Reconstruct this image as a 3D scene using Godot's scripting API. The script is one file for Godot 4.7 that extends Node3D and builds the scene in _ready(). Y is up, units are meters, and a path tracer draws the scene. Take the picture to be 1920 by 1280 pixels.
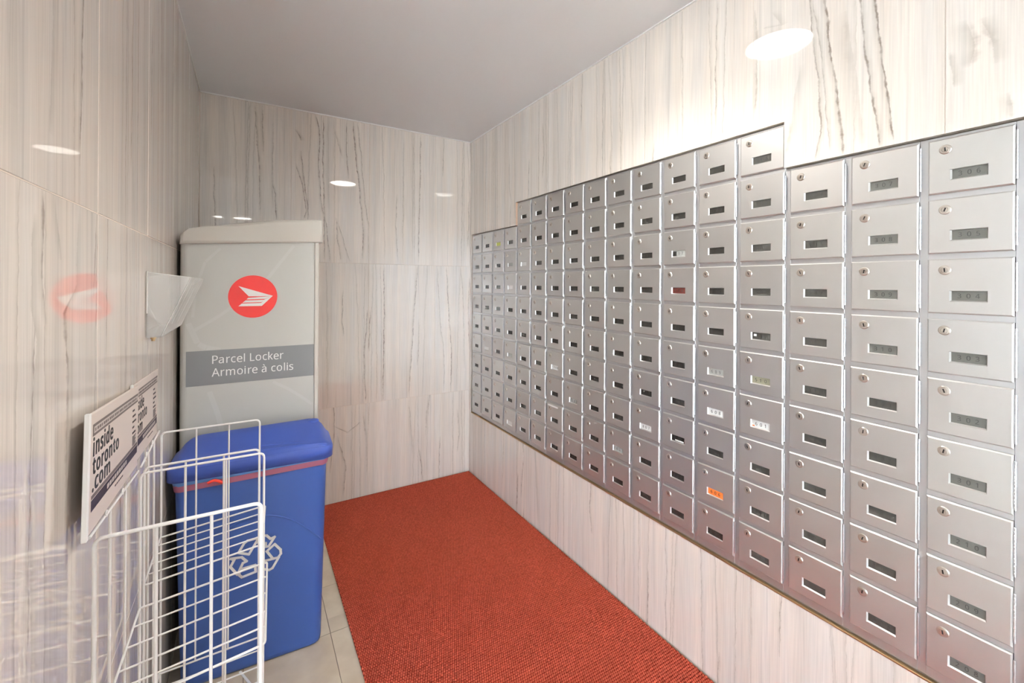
extends Node3D

# ---- the measured place (metres; x across the room, y up, depth t runs away from the camera, z = -t)
const XR := 1.447          # face of the tiles on the mailbox wall
const XL := -0.249         # face of the tiles opposite
const TB := 3.0276         # face of the back wall
const HC := 2.523          # ceiling
const EYE := 1.4405
const COL := 0.1621        # mailbox pitch along the wall
const ROW := 0.1468        # mailbox pitch in height
const T0 := 2.9894
const R0 := 1.6534
const DW := 0.1445         # door width, height
const DH := 0.1335
const SUN := 74.0
const TILE := 0.473
const TILE_H := 0.943

var M := {}
var used := {}
var pics := {}
var rng := RandomNumberGenerator.new()

func _ready():
	rng.seed = 7
	# ---------------------------------------------------------------- camera
	var cam := Camera3D.new()
	cam.name = "camera"
	cam.position = Vector3(0, EYE, 0)
	cam.basis = Basis(Vector3.UP, -0.5420) * Basis(Vector3(0, 0, 1), 0.0054)
	cam.projection = Camera3D.PROJECTION_FRUSTUM
	cam.keep_aspect = Camera3D.KEEP_HEIGHT
	cam.near = 0.05
	cam.far = 60.0
	cam.size = 1280.0 / 815.572 * 0.05
	cam.frustum_offset = Vector2(0, -(640.0 - 531.705) / 815.572 * 0.05)
	add_child(cam)
	cam.current = true
	# ---------------------------------------------------------------- sky (an even bright overcast) and exposure
	var sky_look := ProceduralSkyMaterial.new()
	sky_look.sky_top_color = Color(0.83, 0.91, 1.0)
	sky_look.sky_horizon_color = Color(0.90, 0.95, 1.0)
	sky_look.ground_horizon_color = Color(0.75, 0.76, 0.77)
	sky_look.ground_bottom_color = Color(0.5, 0.5, 0.5)
	sky_look.sky_energy_multiplier = 3.4
	sky_look.ground_energy_multiplier = 3.0
	var env := Environment.new()
	env.background_mode = Environment.BG_SKY
	env.sky = Sky.new()
	env.sky.sky_material = sky_look
	env.tonemap_mode = Environment.TONE_MAPPER_LINEAR
	env.tonemap_exposure = 1.38
	env.sdfgi_enabled = true
	env.ssao_enabled = true
	env.ssil_enabled = true
	var we := WorldEnvironment.new()
	we.name = "world_environment"
	we.environment = env
	add_child(we)
	# sun out of view, placed so that the paving outside bounces daylight into the room
	var unseen_sun := DirectionalLight3D.new()
	unseen_sun.name = "unseen_sun"
	unseen_sun.light_color = Color(0.955, 0.98, 1.0)
	unseen_sun.light_energy = SUN
	unseen_sun.light_angular_distance = 0.5
	unseen_sun.shadow_enabled = true
	unseen_sun.rotation_degrees = Vector3(-62, 0, 0)
	add_child(unseen_sun)
	# ---------------------------------------------------------------- place
	materials()
	shell()
	lights()
	mailboxes()
	mat_runner()
	parcel_locker()
	recycling_bin()
	wire_racks()
	leaflet_holder()
	loose_strip()

# ==================================================================== helpers
func P(x: float, y: float, t: float) -> Vector3:
	return Vector3(x, y, -t)

func paint(r, g, b, rough := 0.6, metal := 0.0, spec := 0.5) -> StandardMaterial3D:
	var m := StandardMaterial3D.new()
	m.albedo_color = Color(r / 255.0, g / 255.0, b / 255.0)
	m.roughness = rough
	m.metallic = metal
	m.metallic_specular = spec
	return m

func start() -> SurfaceTool:
	var st := SurfaceTool.new()
	st.begin(Mesh.PRIMITIVE_TRIANGLES)
	st.set_smooth_group(-1)
	return st

func numbered(called: String) -> String:
	var n: int = used.get(called, 0)
	used[called] = n + 1
	return called if n == 0 else "%s_%03d" % [called, n]

func made(st: SurfaceTool) -> ArrayMesh:
	st.generate_normals()
	return st.commit()

func part(called: String, mesh: Mesh, m: Material, parent: Node, at := Vector3.ZERO) -> MeshInstance3D:
	var o := MeshInstance3D.new()
	o.name = called if parent != self else numbered(called)
	o.mesh = mesh
	o.material_override = m
	o.position = at
	parent.add_child(o, true)
	return o

func thing(called: String, label: String, category: String, at := Vector3.ZERO, group := "") -> Node3D:
	var o := Node3D.new()
	o.name = numbered(called)
	o.position = at
	add_child(o, true)
	tag(o, label, category, group)
	return o

func tag(o: Node, label: String, category: String, group := ""):
	o.set_meta("label", label)
	o.set_meta("category", category)
	if group != "":
		o.set_meta("group", group)

func structure(called: String, mesh: Mesh, m: Material, label: String, category: String) -> MeshInstance3D:
	var o := part(called, mesh, m, self)
	o.set_meta("kind", "structure")
	tag(o, label, category)
	return o

# a flat convex face; the corners may come in either order, «out» tells the outside
func face(st: SurfaceTool, pts: Array, out: Vector3, uvs := []):
	var n := Vector3.ZERO
	for i in range(1, pts.size() - 1):
		n += (pts[i] - pts[0]).cross(pts[i + 1] - pts[0])
	var turn := n.dot(out) > 0.0
	for i in range(1, pts.size() - 1):
		var order := [0, i + 1, i] if turn else [0, i, i + 1]
		for k in order:
			if uvs.size():
				st.set_uv(uvs[k])
			st.add_vertex(pts[k])

func box(st: SurfaceTool, lo: Vector3, hi: Vector3, b := 0.0):
	var c := (lo + hi) / 2.0
	var h := (hi - lo) / 2.0
	h = h.abs()
	if b <= 0.0:
		for a in 3:
			for s in [-1.0, 1.0]:
				var n := Vector3.ZERO
				n[a] = s
				var q := []
				for e in [[-1, -1], [1, -1], [1, 1], [-1, 1]]:
					var p := c
					p[a] += s * h[a]
					p[(a + 1) % 3] += e[0] * h[(a + 1) % 3]
					p[(a + 2) % 3] += e[1] * h[(a + 2) % 3]
					q.append(p)
				face(st, q, n)
		return
	b = minf(b, minf(h.x, minf(h.y, h.z)) * 0.9)
	for a in 3:
		var a1 := (a + 1) % 3
		var a2 := (a + 2) % 3
		for s in [-1.0, 1.0]:
			var n := Vector3.ZERO
			n[a] = s
			var q := []
			for e in [[-1, -1], [1, -1], [1, 1], [-1, 1]]:
				var p := c
				p[a] += s * h[a]
				p[a1] += e[0] * (h[a1] - b)
				p[a2] += e[1] * (h[a2] - b)
				q.append(p)
			face(st, q, n)
			for s2 in [-1.0, 1.0]:      # edge between axes a and a1
				var n2 := Vector3.ZERO
				n2[a] = s
				n2[a1] = s2
				var e4 := []
				for w in [[0, -1], [0, 1], [1, 1], [1, -1]]:
					var p := c
					p[a] += s * (h[a] - (b if w[0] == 1 else 0.0))
					p[a1] += s2 * (h[a1] - (0.0 if w[0] == 1 else b))
					p[a2] += w[1] * (h[a2] - b)
					e4.append(p)
				face(st, e4, n2)
	for sx in [-1.0, 1.0]:
		for sy in [-1.0, 1.0]:
			for sz in [-1.0, 1.0]:
				var s3 := Vector3(sx, sy, sz)
				face(st, [c + s3 * Vector3(h.x, h.y - b, h.z - b), c + s3 * Vector3(h.x - b, h.y, h.z - b), c + s3 * Vector3(h.x - b, h.y - b, h.z)], s3)

func box_mesh(lo: Vector3, hi: Vector3, b := 0.0) -> ArrayMesh:
	var st := start()
	box(st, lo, hi, b)
	return made(st)

# rings of equal length joined to a skin; smooth along and across unless flat
func loft(st: SurfaceTool, rings: Array, smooth := true, cap_a := true, cap_b := true, closed := true):
	st.set_smooth_group(1 if smooth else -1)
	var mid := Vector3.ZERO
	var n: int = rings[0].size()
	for k in rings.size() - 1:
		var ca := Vector3.ZERO
		for p in rings[k]:
			ca += p
		for p in rings[k + 1]:
			ca += p
		mid = ca / (2.0 * n)
		for i in (n if closed else n - 1):
			var j := (i + 1) % n
			var q := [rings[k][i], rings[k][j], rings[k + 1][j], rings[k + 1][i]]
			var fc: Vector3 = (q[0] + q[1] + q[2] + q[3]) / 4.0
			face(st, q, fc - mid)
	st.set_smooth_group(-1)
	if cap_a:
		face(st, rings[0], centre(rings[0]) - centre(rings[1]))
	if cap_b:
		face(st, rings[-1], centre(rings[-1]) - centre(rings[-2]))

func centre(ring: Array) -> Vector3:
	var c := Vector3.ZERO
	for p in ring:
		c += p
	return c / ring.size()

func tube(st: SurfaceTool, pts: Array, r: float, sides := 8):
	var rings := []
	var up := Vector3.UP
	var d0: Vector3 = (pts[1] - pts[0]).normalized()
	if absf(d0.dot(up)) > 0.9:
		up = Vector3.RIGHT
	var side := d0.cross(up).normalized()
	for i in pts.size():
		var a: Vector3 = (pts[i] - pts[maxi(i - 1, 0)]).normalized()
		var b: Vector3 = (pts[mini(i + 1, pts.size() - 1)] - pts[i]).normalized()
		var d := (a + b).normalized()
		side = (side - d * side.dot(d)).normalized()
		var other := d.cross(side)
		var grow := 1.0
		if i > 0 and i < pts.size() - 1:
			grow = 1.0 / maxf(0.6, sqrt((1.0 + a.dot(b)) / 2.0))
		var ring := []
		for k in sides:
			var w := TAU * k / sides
			ring.append(pts[i] + (side * cos(w) + other * sin(w)) * r * (1.0 if sides < 4 else minf(grow, 1.2)))
		rings.append(ring)
	loft(st, rings)

func rod(a: Vector3, b: Vector3, r: float, sides := 8) -> ArrayMesh:
	var st := start()
	tube(st, [a, b], r, sides)
	return made(st)

# a path with rounded bends
func bent(pts: Array, r: float) -> Array:
	var out := [pts[0]]
	for i in range(1, pts.size() - 1):
		var a: Vector3 = (pts[i - 1] - pts[i]).normalized()
		var b: Vector3 = (pts[i + 1] - pts[i]).normalized()
		for k in 5:
			var f := k / 4.0
			var p: Vector3 = pts[i] + a * r
			var q: Vector3 = pts[i] + b * r
			out.append(p.lerp(pts[i], f).lerp((pts[i] as Vector3).lerp(q, f), f))
	out.append(pts[-1])
	return out

# profile of (radius, height) turned about an axis
func lathe(st: SurfaceTool, profile: Array, at: Vector3, axis: Vector3, sides := 20, smooth := false):
	var up := axis.normalized()
	var s := up.cross(Vector3(0.3, 0.9, 0.2)).normalized()
	var o := up.cross(s)
	var rings := []
	for p in profile:
		var ring := []
		for k in sides:
			var w := TAU * k / sides
			ring.append(at + up * p.y + (s * cos(w) + o * sin(w)) * maxf(p.x, 0.00002))
		rings.append(ring)
	st.set_smooth_group(1 if smooth else -1)
	for k in rings.size() - 1:
		var d: Vector2 = profile[k + 1] - profile[k]
		for i in sides:
			var j := (i + 1) % sides
			var w := TAU * (i + 0.5) / sides
			var radial := s * cos(w) + o * sin(w)
			face(st, [rings[k][i], rings[k][j], rings[k + 1][j], rings[k + 1][i]], radial * d.y - up * d.x)
	st.set_smooth_group(-1)

# outline in a plane, pushed along «deep», its front edge chamfered by b
func slab(st: SurfaceTool, outline: Array, deep: Vector3, b := 0.0):
	var c := centre(outline)
	var flat: PackedVector2Array = []
	var ex: Vector3 = (outline[1] - outline[0]).normalized()
	var ey := deep.normalized().cross(ex)
	for p in outline:
		flat.append(Vector2((p - c).dot(ex), (p - c).dot(ey)))
	var inner := flat
	if b > 0.0:
		var got := Geometry2D.offset_polygon(flat, -b, Geometry2D.JOIN_MITER)
		if got.size() == 1 and got[0].size() == flat.size():
			# same corners, perhaps started elsewhere
			var best := 0
			for i in got[0].size():
				if got[0][i].distance_to(flat[0]) < got[0][best].distance_to(flat[0]):
					best = i
			inner = PackedVector2Array()
			for i in got[0].size():
				inner.append(got[0][(best + i) % got[0].size()])
			if inner[1].distance_to(flat[1]) > inner[-1].distance_to(flat[1]):
				var back := PackedVector2Array([inner[0]])
				for i in range(inner.size() - 1, 0, -1):
					back.append(inner[i])
				inner = back
		else:
			b = 0.0
	var lift := func(v: Vector2, d: float) -> Vector3:
		return c + ex * v.x + ey * v.y + deep.normalized() * d
	var long := deep.length()
	var tri := Geometry2D.triangulate_polygon(inner)
	for k in range(0, tri.size(), 3):
		face(st, [lift.call(inner[tri[k]], 0.0), lift.call(inner[tri[k + 1]], 0.0), lift.call(inner[tri[k + 2]], 0.0)], -deep)
	tri = Geometry2D.triangulate_polygon(flat)
	for k in range(0, tri.size(), 3):
		face(st, [lift.call(flat[tri[k]], long), lift.call(flat[tri[k + 1]], long), lift.call(flat[tri[k + 2]], long)], deep)
	var turn := 1.0 if not Geometry2D.is_polygon_clockwise(flat) else -1.0
	for i in flat.size():
		var j := (i + 1) % flat.size()
		var e := flat[j] - flat[i]
		var n2 := Vector2(e.y, -e.x) * turn
		var out := ex * n2.x + ey * n2.y
		if b > 0.0:
			face(st, [lift.call(inner[i], 0.0), lift.call(inner[j], 0.0), lift.call(flat[j], b), lift.call(flat[i], b)], out.normalized() - deep.normalized())
		face(st, [lift.call(flat[i], b), lift.call(flat[j], b), lift.call(flat[j], long), lift.call(flat[i], long)], out)

func rounded(hx: float, hz: float, r: float, y: float, per := 5) -> Array:
	var out := []
	for q in [[1, 1, 0.0], [-1, 1, PI / 2], [-1, -1, PI], [1, -1, PI * 1.5]]:
		for k in per:
			var w: float = q[2] + PI / 2 * k / (per - 1)
			out.append(Vector3(q[0] * (hx - r) + cos(w) * r, y, q[1] * (hz - r) + sin(w) * r))
	return out

# lettering: «size» is the height of the inked box, or its width when «wide»
func lettering(called: String, words: String, m: Material, parent: Node, at: Vector3, turn: Basis, size: float, wide := false, middle := false, bold := 0.0) -> MeshInstance3D:
	var t := TextMesh.new()
	var f := SystemFont.new()
	f.font_names = PackedStringArray(["Droid Sans"])
	if bold > 0.0:
		f.font_weight = 700
	t.font = f
	t.text = words
	t.font_size = 32
	t.depth = 0.0006
	t.curve_step = 1.0
	t.pixel_size = 0.001
	var bb := t.get_aabb()
	t.pixel_size = 0.001 * size / (bb.size.x if wide else bb.size.y)
	bb = t.get_aabb()
	var o := part(called, t, m, parent)
	var shift := Vector3(-bb.position.x - (bb.size.x / 2.0 if middle else 0.0), -bb.position.y, 0)
	o.transform = Transform3D(turn, at + turn * shift)
	return o

# ==================================================================== materials
func noise_bytes(sd: int, freq: float, w: int, h: int, rows: int, oct := 3) -> PackedByteArray:
	var n := FastNoiseLite.new()
	n.seed = sd
	n.noise_type = FastNoiseLite.TYPE_SIMPLEX_SMOOTH
	n.frequency = freq
	n.fractal_octaves = oct
	var im := n.get_image(w, rows, false, false, true)
	im.convert(Image.FORMAT_L8)
	im.resize(w, h, Image.INTERPOLATE_CUBIC)
	return im.get_data()

# veined stone: fine upright streaks, drawn veins [width, strength, x, y, x, y ...] in shares of the tile
func marble(sd: int, veins: Array, plain := 1.0) -> ImageTexture:
	var w := 360
	var h := 720
	var a := noise_bytes(sd, 0.012, w, h, 9, 2)
	var b := noise_bytes(sd + 50, 0.07, w, h, 9, 2)
	var c := noise_bytes(sd + 90, 0.3, w, h, 14, 2)
	var g := noise_bytes(sd + 130, 0.02, w, h, 40, 2)
	var px := PackedFloat32Array()
	px.resize(w * h)
	for i in w * h:
		var dark := maxf(0.0, (b[i] - 140) / 115.0)
		px[i] = (a[i] - 128) * 0.00022 + (c[i] - 128) * 0.00030 - dark * dark * 0.07 + 0.01
	var r := RandomNumberGenerator.new()
	r.seed = sd
	var all := veins.duplicate()
	for k in int(7 * plain):
		var x := r.randf()
		var lean := r.randf_range(-0.05, 0.05)
		all.append([r.randf_range(1.0, 2.2), r.randf_range(0.08, 0.3), x, -0.05, x + lean, 0.4, x + lean * 1.6, 1.05])
	for k in int(2 * plain):
		var x := r.randf()
		var y := r.randf_range(-0.2, 0.7)
		all.append([r.randf_range(1.5, 3.0), r.randf_range(0.3, 0.5), x, y, x + r.randf_range(-0.03, 0.03), y + 0.2, x + r.randf_range(-0.05, 0.05), y + r.randf_range(0.3, 0.6)])
	var ink := PackedFloat32Array()
	ink.resize(w * h)
	var tint := PackedFloat32Array()
	tint.resize(w * h)
	var wob := FastNoiseLite.new()
	wob.seed = sd
	wob.frequency = 0.03
	for v in all.size():
		var ve: Array = all[v]
		var n := (ve.size() - 2) / 2
		for k in n - 1:
			var x0: float = ve[2 + k * 2]
			var y0: float = ve[3 + k * 2]
			var x1: float = ve[4 + k * 2]
			var y1: float = ve[5 + k * 2]
			if y1 < y0:
				var s := x0
				x0 = x1
				x1 = s
				s = y0
				y0 = y1
				y1 = s
			for y in range(maxi(0, int(y0 * h)), mini(h, int(y1 * h) + 1)):
				var f := clampf((y / float(h) - y0) / maxf(y1 - y0, 0.001), 0, 1)
				var ease := f * f * (3 - 2 * f) * 0.35 + f * 0.65
				var ends := 1.0
				if k == 0:
					ends = smoothstep(-0.15, 0.35, f)
				if k == n - 2:
					ends = minf(ends, smoothstep(-0.15, 0.35, 1.0 - f))
				var wi: float = ve[0] * (0.62 + 0.75 * wob.get_noise_2d(y * 1.3, v * 37.0 + 9.0)) * 0.8 * (0.4 + 0.6 * ends)
				var st: float = ve[1] * clampf(0.62 + 0.95 * wob.get_noise_2d(y * 1.1, v * 53.0), 0.12, 1.0) * ends
				var cx: float = lerpf(x0, x1, ease) * w + wob.get_noise_2d(y * 0.35, v * 91.0) * 4.0 + wob.get_noise_2d(y * 2.6, v * 19.0) * 0.9
				var halo: float = 5.0 + ve[0] * 2.2
				var side := -1.0 if v % 2 else 1.0
				for x in range(maxi(0, int(cx - halo)), mini(w, int(cx + halo) + 2)):
					var d := absf(x - cx) / maxf(wi, 0.7)
					var i := y * w + x
					if d < 1.7:
						var add := st * (1.0 - smoothstep(0.2, 1.7, d))
						if ve[0] > 5.0:
							add *= clampf((g[i] - 95) / 80.0, 0.1, 1.1)
						ink[i] = maxf(ink[i], add)
					var far := (x - cx) * side
					if far > -1.5 and far < halo:
						tint[i] = maxf(tint[i], (0.10 + 0.16 * ve[1]) * ends * (1.0 - smoothstep(0.0, halo, far)))
	var out := PackedByteArray()
	out.resize(w * h * 3)
	var base := Color(0.902, 0.866, 0.830)
	var deep := Color(0.37, 0.305, 0.26)
	for i in w * h:
		var k := (1.0 + px[i]) * (1.0 - 0.42 * tint[i])
		var warm := (g[i] - 128) * 0.00007
		var s := ink[i]
		out[i * 3] = int(255.0 * clampf(lerpf((base.r + warm) * k, deep.r, s), 0, 1))
		out[i * 3 + 1] = int(255.0 * clampf(lerpf(base.g * k - 0.01 * tint[i], deep.g, s), 0, 1))
		out[i * 3 + 2] = int(255.0 * clampf(lerpf((base.b - warm) * k - 0.05 * tint[i], deep.b, s), 0, 1))
	return ImageTexture.create_from_image(Image.create_from_data(w, h, false, Image.FORMAT_RGB8, out))

func stone(key: String, veins: Array, sd: int, plain := 1.0):
	var m := StandardMaterial3D.new()
	m.albedo_texture = marble(sd, veins, plain)
	m.roughness = 0.02
	m.metallic_specular = 0.66
	pics[key] = m

func materials():
	M.ceiling = paint(244, 244, 244, 0.75)
	M.plaster = paint(244, 243, 241, 0.7)
	M.lobby_floor = paint(222, 216, 206, 0.25)
	M.floor_joint = paint(128, 116, 104, 0.8)
	M.grout = paint(222, 208, 194, 0.6)
	M.brass = paint(190, 160, 118, 0.3, 0.9)
	M.edging = paint(226, 196, 170, 0.35, 0.3)
	M.metal = paint(209, 208, 206, 0.42, 0.85)
	M.frame_metal = paint(204, 204, 206, 0.40, 0.85)
	M.hinge = paint(215, 216, 220, 0.28, 0.95)
	M.lock = paint(206, 199, 192, 0.28, 0.9)
	M.dark = paint(18, 16, 15, 0.6)
	M.shade = paint(40, 38, 36, 0.8)
	M.plate = paint(108, 108, 103, 0.22)  # dark strip paled by the room's reflection, put into its colour
	M.plate_mid_sheen = paint(80, 79, 75, 0.24)  # same strip with a weaker reflection in its colour
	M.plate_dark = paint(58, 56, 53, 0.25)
	M.plate_white = paint(232, 232, 230, 0.3)
	M.plate_grey = paint(168, 168, 164, 0.3)
	M.plate_olive = paint(150, 148, 128, 0.3)
	M.plate_yellow = paint(206, 214, 104, 0.3)
	M.plate_orange = paint(238, 128, 62, 0.3)
	M.plate_red = paint(96, 48, 42, 0.25)
	M.ink = paint(36, 36, 36, 0.5)
	M.ink_faint = paint(48, 47, 45, 0.5)
	M.white = paint(250, 250, 249, 0.4)
	M.wire = paint(249, 248, 246, 0.32)
	M.board = paint(228, 216, 208, 0.45)
	M.print_dark = paint(58, 46, 50, 0.5)
	M.print_grey = paint(120, 108, 104, 0.5)
	M.print_pale = paint(205, 196, 190, 0.5)
	M.print_violet = paint(62, 50, 66, 0.5)
	M.locker = paint(206, 206, 201, 0.22)
	M.locker_trim = paint(214, 209, 200, 0.3)
	M.locker_band = paint(146, 149, 151, 0.28)
	M.locker_streak = paint(211, 211, 207, 0.22)
	M.red = paint(236, 46, 44, 0.3)
	M.gap_shade = paint(70, 72, 74, 0.6)  # shade of the gap beside the locker, as a colour
	M.blue = paint(62, 96, 172, 0.40)
	M.lid = paint(66, 93, 182, 0.40)
	M.mauve = paint(176, 104, 130, 0.35)
	M.tie = paint(232, 62, 44, 0.35)
	M.film = paint(104, 150, 214, 0.12)
	M.mat = paint(136, 44, 34, 0.9, 0.0, 0.2)
	M.nub = paint(255, 255, 255, 0.85, 0.0, 0.25)
	M.nub.vertex_color_use_as_albedo = true
	M.clear = paint(255, 255, 255, 0.03, 0.0, 0.7)
	M.clear.transparency = BaseMaterial3D.TRANSPARENCY_ALPHA
	M.clear.albedo_color.a = 0.20
	M.clear.cull_mode = BaseMaterial3D.CULL_DISABLED
	M.edge = paint(252, 252, 250, 0.15)  # nearly opaque white, edge glints put into the colour
	M.edge.transparency = BaseMaterial3D.TRANSPARENCY_ALPHA
	M.edge.albedo_color.a = 0.75
	M.pane = paint(250, 252, 252, 0.02)
	M.pane.transparency = BaseMaterial3D.TRANSPARENCY_ALPHA
	M.pane.albedo_color.a = 0.05
	M.alu = paint(150, 152, 155, 0.4, 0.6)
	M.paving = paint(200, 197, 192, 0.9)  # pale, so the unseen paving bounces more daylight indoors
	M.floor_tile = []
	for k in 4:
		var fm := StandardMaterial3D.new()
		var nt := NoiseTexture2D.new()
		nt.width = 256
		nt.height = 256
		var fn := FastNoiseLite.new()
		fn.seed = 40 + k
		fn.frequency = 0.011
		fn.fractal_octaves = 4
		nt.noise = fn
		var ramp := Gradient.new()
		ramp.set_color(0, Color(0.80, 0.735, 0.655))
		ramp.set_color(1, Color(0.88, 0.825, 0.745))
		nt.color_ramp = ramp
		fm.albedo_texture = nt
		fm.uv1_triplanar = true
		fm.uv1_scale = Vector3(2.0, 2.0, 2.0)
		fm.roughness = 0.22
		M.floor_tile.append(fm)
	M.lens = paint(255, 250, 240, 0.4)
	M.lens.emission_enabled = true
	M.lens.emission = Color(1.0, 0.98, 0.94)
	M.lens.emission_energy_multiplier = 14.0
	# stone: the tiles whose veins one recognises, then five kinds for the rest
	stone("B01", [[5, 0.35, 0.55, 0.13, 0.72, 0.19, 0.88, 0.13], [4, 0.3, 0.59, 0.2, 0.7, 0.42, 0.67, 0.63], [6, 0.2, 0.93, 0.06, 0.99, 0.31, 0.98, 0.52]], 11, 0.6)
	stone("B02", [[3, 0.45, 0.76, 0.4, 0.8, 0.54, 0.81, 0.65], [6, 0.2, 0.6, 0.02, 0.67, 0.45], [5, 0.2, 0.89, 0.04, 0.86, 0.31]], 12, 0.6)
	stone("B12", [[3, 0.8, 0.21, 0, 0.22, 0.39, 0.21, 0.99], [5, 0.4, 0.72, 0.01, 0.66, 0.43, 0.6, 0.99], [3, 0.6, 0.02, 0.33, 0.01, 0.48, 0.0, 0.63]], 13, 0.6)
	stone("B11", [[3, 0.6, 0.98, 0.33, 0.97, 0.48, 0.94, 0.63, 0.95, 0.86, 0.97, 0.99]], 14, 0.7)
	stone("B13", [[3, 0.75, 0.19, 0.01, 0.23, 0.35, 0.28, 0.67, 0.27, 1], [2, 0.4, 0.04, 0.02, 0.08, 0.39, 0.16, 0.71, 0.16, 0.99], [2, 0.4, 0.43, 0.01, 0.48, 0.24, 0.51, 0.82]], 15, 0.5)
	stone("B20", [[4, 0.35, 0.57, 0, 0.59, 0.22, 0.62, 0.38, 0.63, 0.71], [4, 0.3, 0.65, 0, 0.66, 0.32], [3, 0.55, 0.77, 0.5, 0.8, 0.57, 0.81, 0.73], [5, 0.15, 0.77, 0, 0.77, 0.7]], 16, 0.6)
	var big := [[7, 0.4, 0.04, 0.12, 0.1, 0.17, 0.11, 0.19], [3, 0.6, 0.11, 0.26, 0.15, 0.44, 0.2, 0.63, 0.21, 0.7], [3, 0.55, 0.05, 0.35, 0.13, 0.49, 0.18, 0.65, 0.15, 0.71]]
	big += [[3, 0.55, 0.29, 0, 0.34, 0.1, 0.33, 0.33, 0.36, 0.58, 0.44, 0.78, 0.48, 0.99], [3, 0.7, 0.39, 0, 0.38, 0.31, 0.4, 0.57, 0.4, 0.98], [6, 0.25, 0.45, 0, 0.45, 0.37, 0.46, 0.63]]
	big += [[5, 0.2, 0.53, 0.08, 0.63, 0.27], [2, 0.6, 0.69, 0, 0.69, 0.24, 0.72, 0.41], [4, 0.6, 0.77, 0, 0.81, 0.21, 0.87, 0.51, 0.92, 0.76, 0.91, 0.97]]
	big += [[2, 0.5, 0.84, 0, 0.89, 0.25, 0.94, 0.52, 1, 0.76, 1, 0.98], [3, 0.5, 0.56, 0.69, 0.57, 0.82, 0.62, 0.98], [2, 0.4, 0.58, 0.72, 0.66, 0.85, 0.74, 0.99]]
	stone("B21", big, 17, 0.3)
	stone("B22", [[2, 0.3, 0.49, 0, 0.49, 0.99], [3, 0.5, 0.76, 0, 0.76, 0.23, 0.74, 0.73, 0.74, 0.98]], 18, 0.5)
	stone("L11", [[7, 0.4, 0.39, 0.04, 0.38, 0.12, 0.37, 0.17, 0.41, 0.22, 0.4, 0.28, 0.38, 0.5, 0.4, 1], [5, 0.4, 0.45, 0.0, 0.45, 0.12, 0.48, 0.2], [9, 0.35, 0.77, 0.0, 0.75, 0.14, 0.63, 0.19, 0.67, 0.3, 0.64, 0.6], [6, 0.3, 0.54, 0.0, 0.6, 0.1], [4, 0.3, 0.98, 0.0, 0.95, 0.17]], 19, 0.6)
	stone("L21", [[7, 0.35, 0.54, 0.1, 0.52, 0.79, 0.5, 0.91], [5, 0.4, 0.84, 0.2, 0.8, 0.73, 0.78, 0.93], [9, 0.15, 0.25, 0.1, 0.24, 0.91]], 20, 0.4)
	stone("R02", [[5, 0.3, 0.31, 0.16, 0.29, 0.29, 0.32, 0.44]], 21, 0.8)
	stone("R03", [[8, 0.4, 0.25, 0.16, 0.29, 0.32, 0.33, 0.61]], 22, 0.6)
	stone("R04", [[4, 0.6, 0.87, 0.4, 0.85, 0.53, 0.84, 0.65], [2, 0.4, 0.48, 0.16, 0.46, 0.61]], 23, 0.6)
	stone("R2-1", [[6, 0.45, 0.01, 0.54, 0.03, 0.59, 0.04, 0.63], [12, 0.4, 0.07, 0.47, 0.1, 0.54, 0.08, 0.59], [9, 0.3, 0.13, 0.48, 0.16, 0.53, 0.18, 0.6], [7, 0.3, 0.22, 0.68, 0.23, 0.74]], 24, 0.3)
	var broad := [[3, 0.5, 0.35, 0.1, 0.38, 0.34, 0.42, 0.53, 0.43, 0.64, 0.4, 0.74], [4, 0.65, 0.42, 0.1, 0.47, 0.36, 0.51, 0.53, 0.54, 0.66, 0.55, 0.74], [3, 0.55, 0.6, 0.1, 0.65, 0.41, 0.68, 0.55, 0.72, 0.68, 0.73, 0.74]]
	broad += [[3, 0.6, 0.64, 0.1, 0.72, 0.4, 0.74, 0.5, 0.77, 0.64, 0.79, 0.73], [2, 0.3, 0.38, 0.23, 0.43, 0.41, 0.46, 0.57, 0.48, 0.72], [14, 0.12, 0.56, 0.31, 0.61, 0.51, 0.65, 0.72]]
	broad += [[8, 0.15, 0.31, 0.42, 0.27, 0.56, 0.22, 0.71], [5, 0.2, 0.01, 0.16, 0.03, 0.32, 0.01, 0.55], [6, 0.2, 0.13, 0.2, 0.19, 0.26, 0.07, 0.24]]
	stone("R20", broad, 25, 0.2)
	stone("R21", [[2, 0.4, 0.72, 0.04, 0.71, 0.25, 0.71, 0.58]], 26, 0.6)
	for k in 5:
		stone("any%d" % k, [], 60 + k, 1.0)

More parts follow.
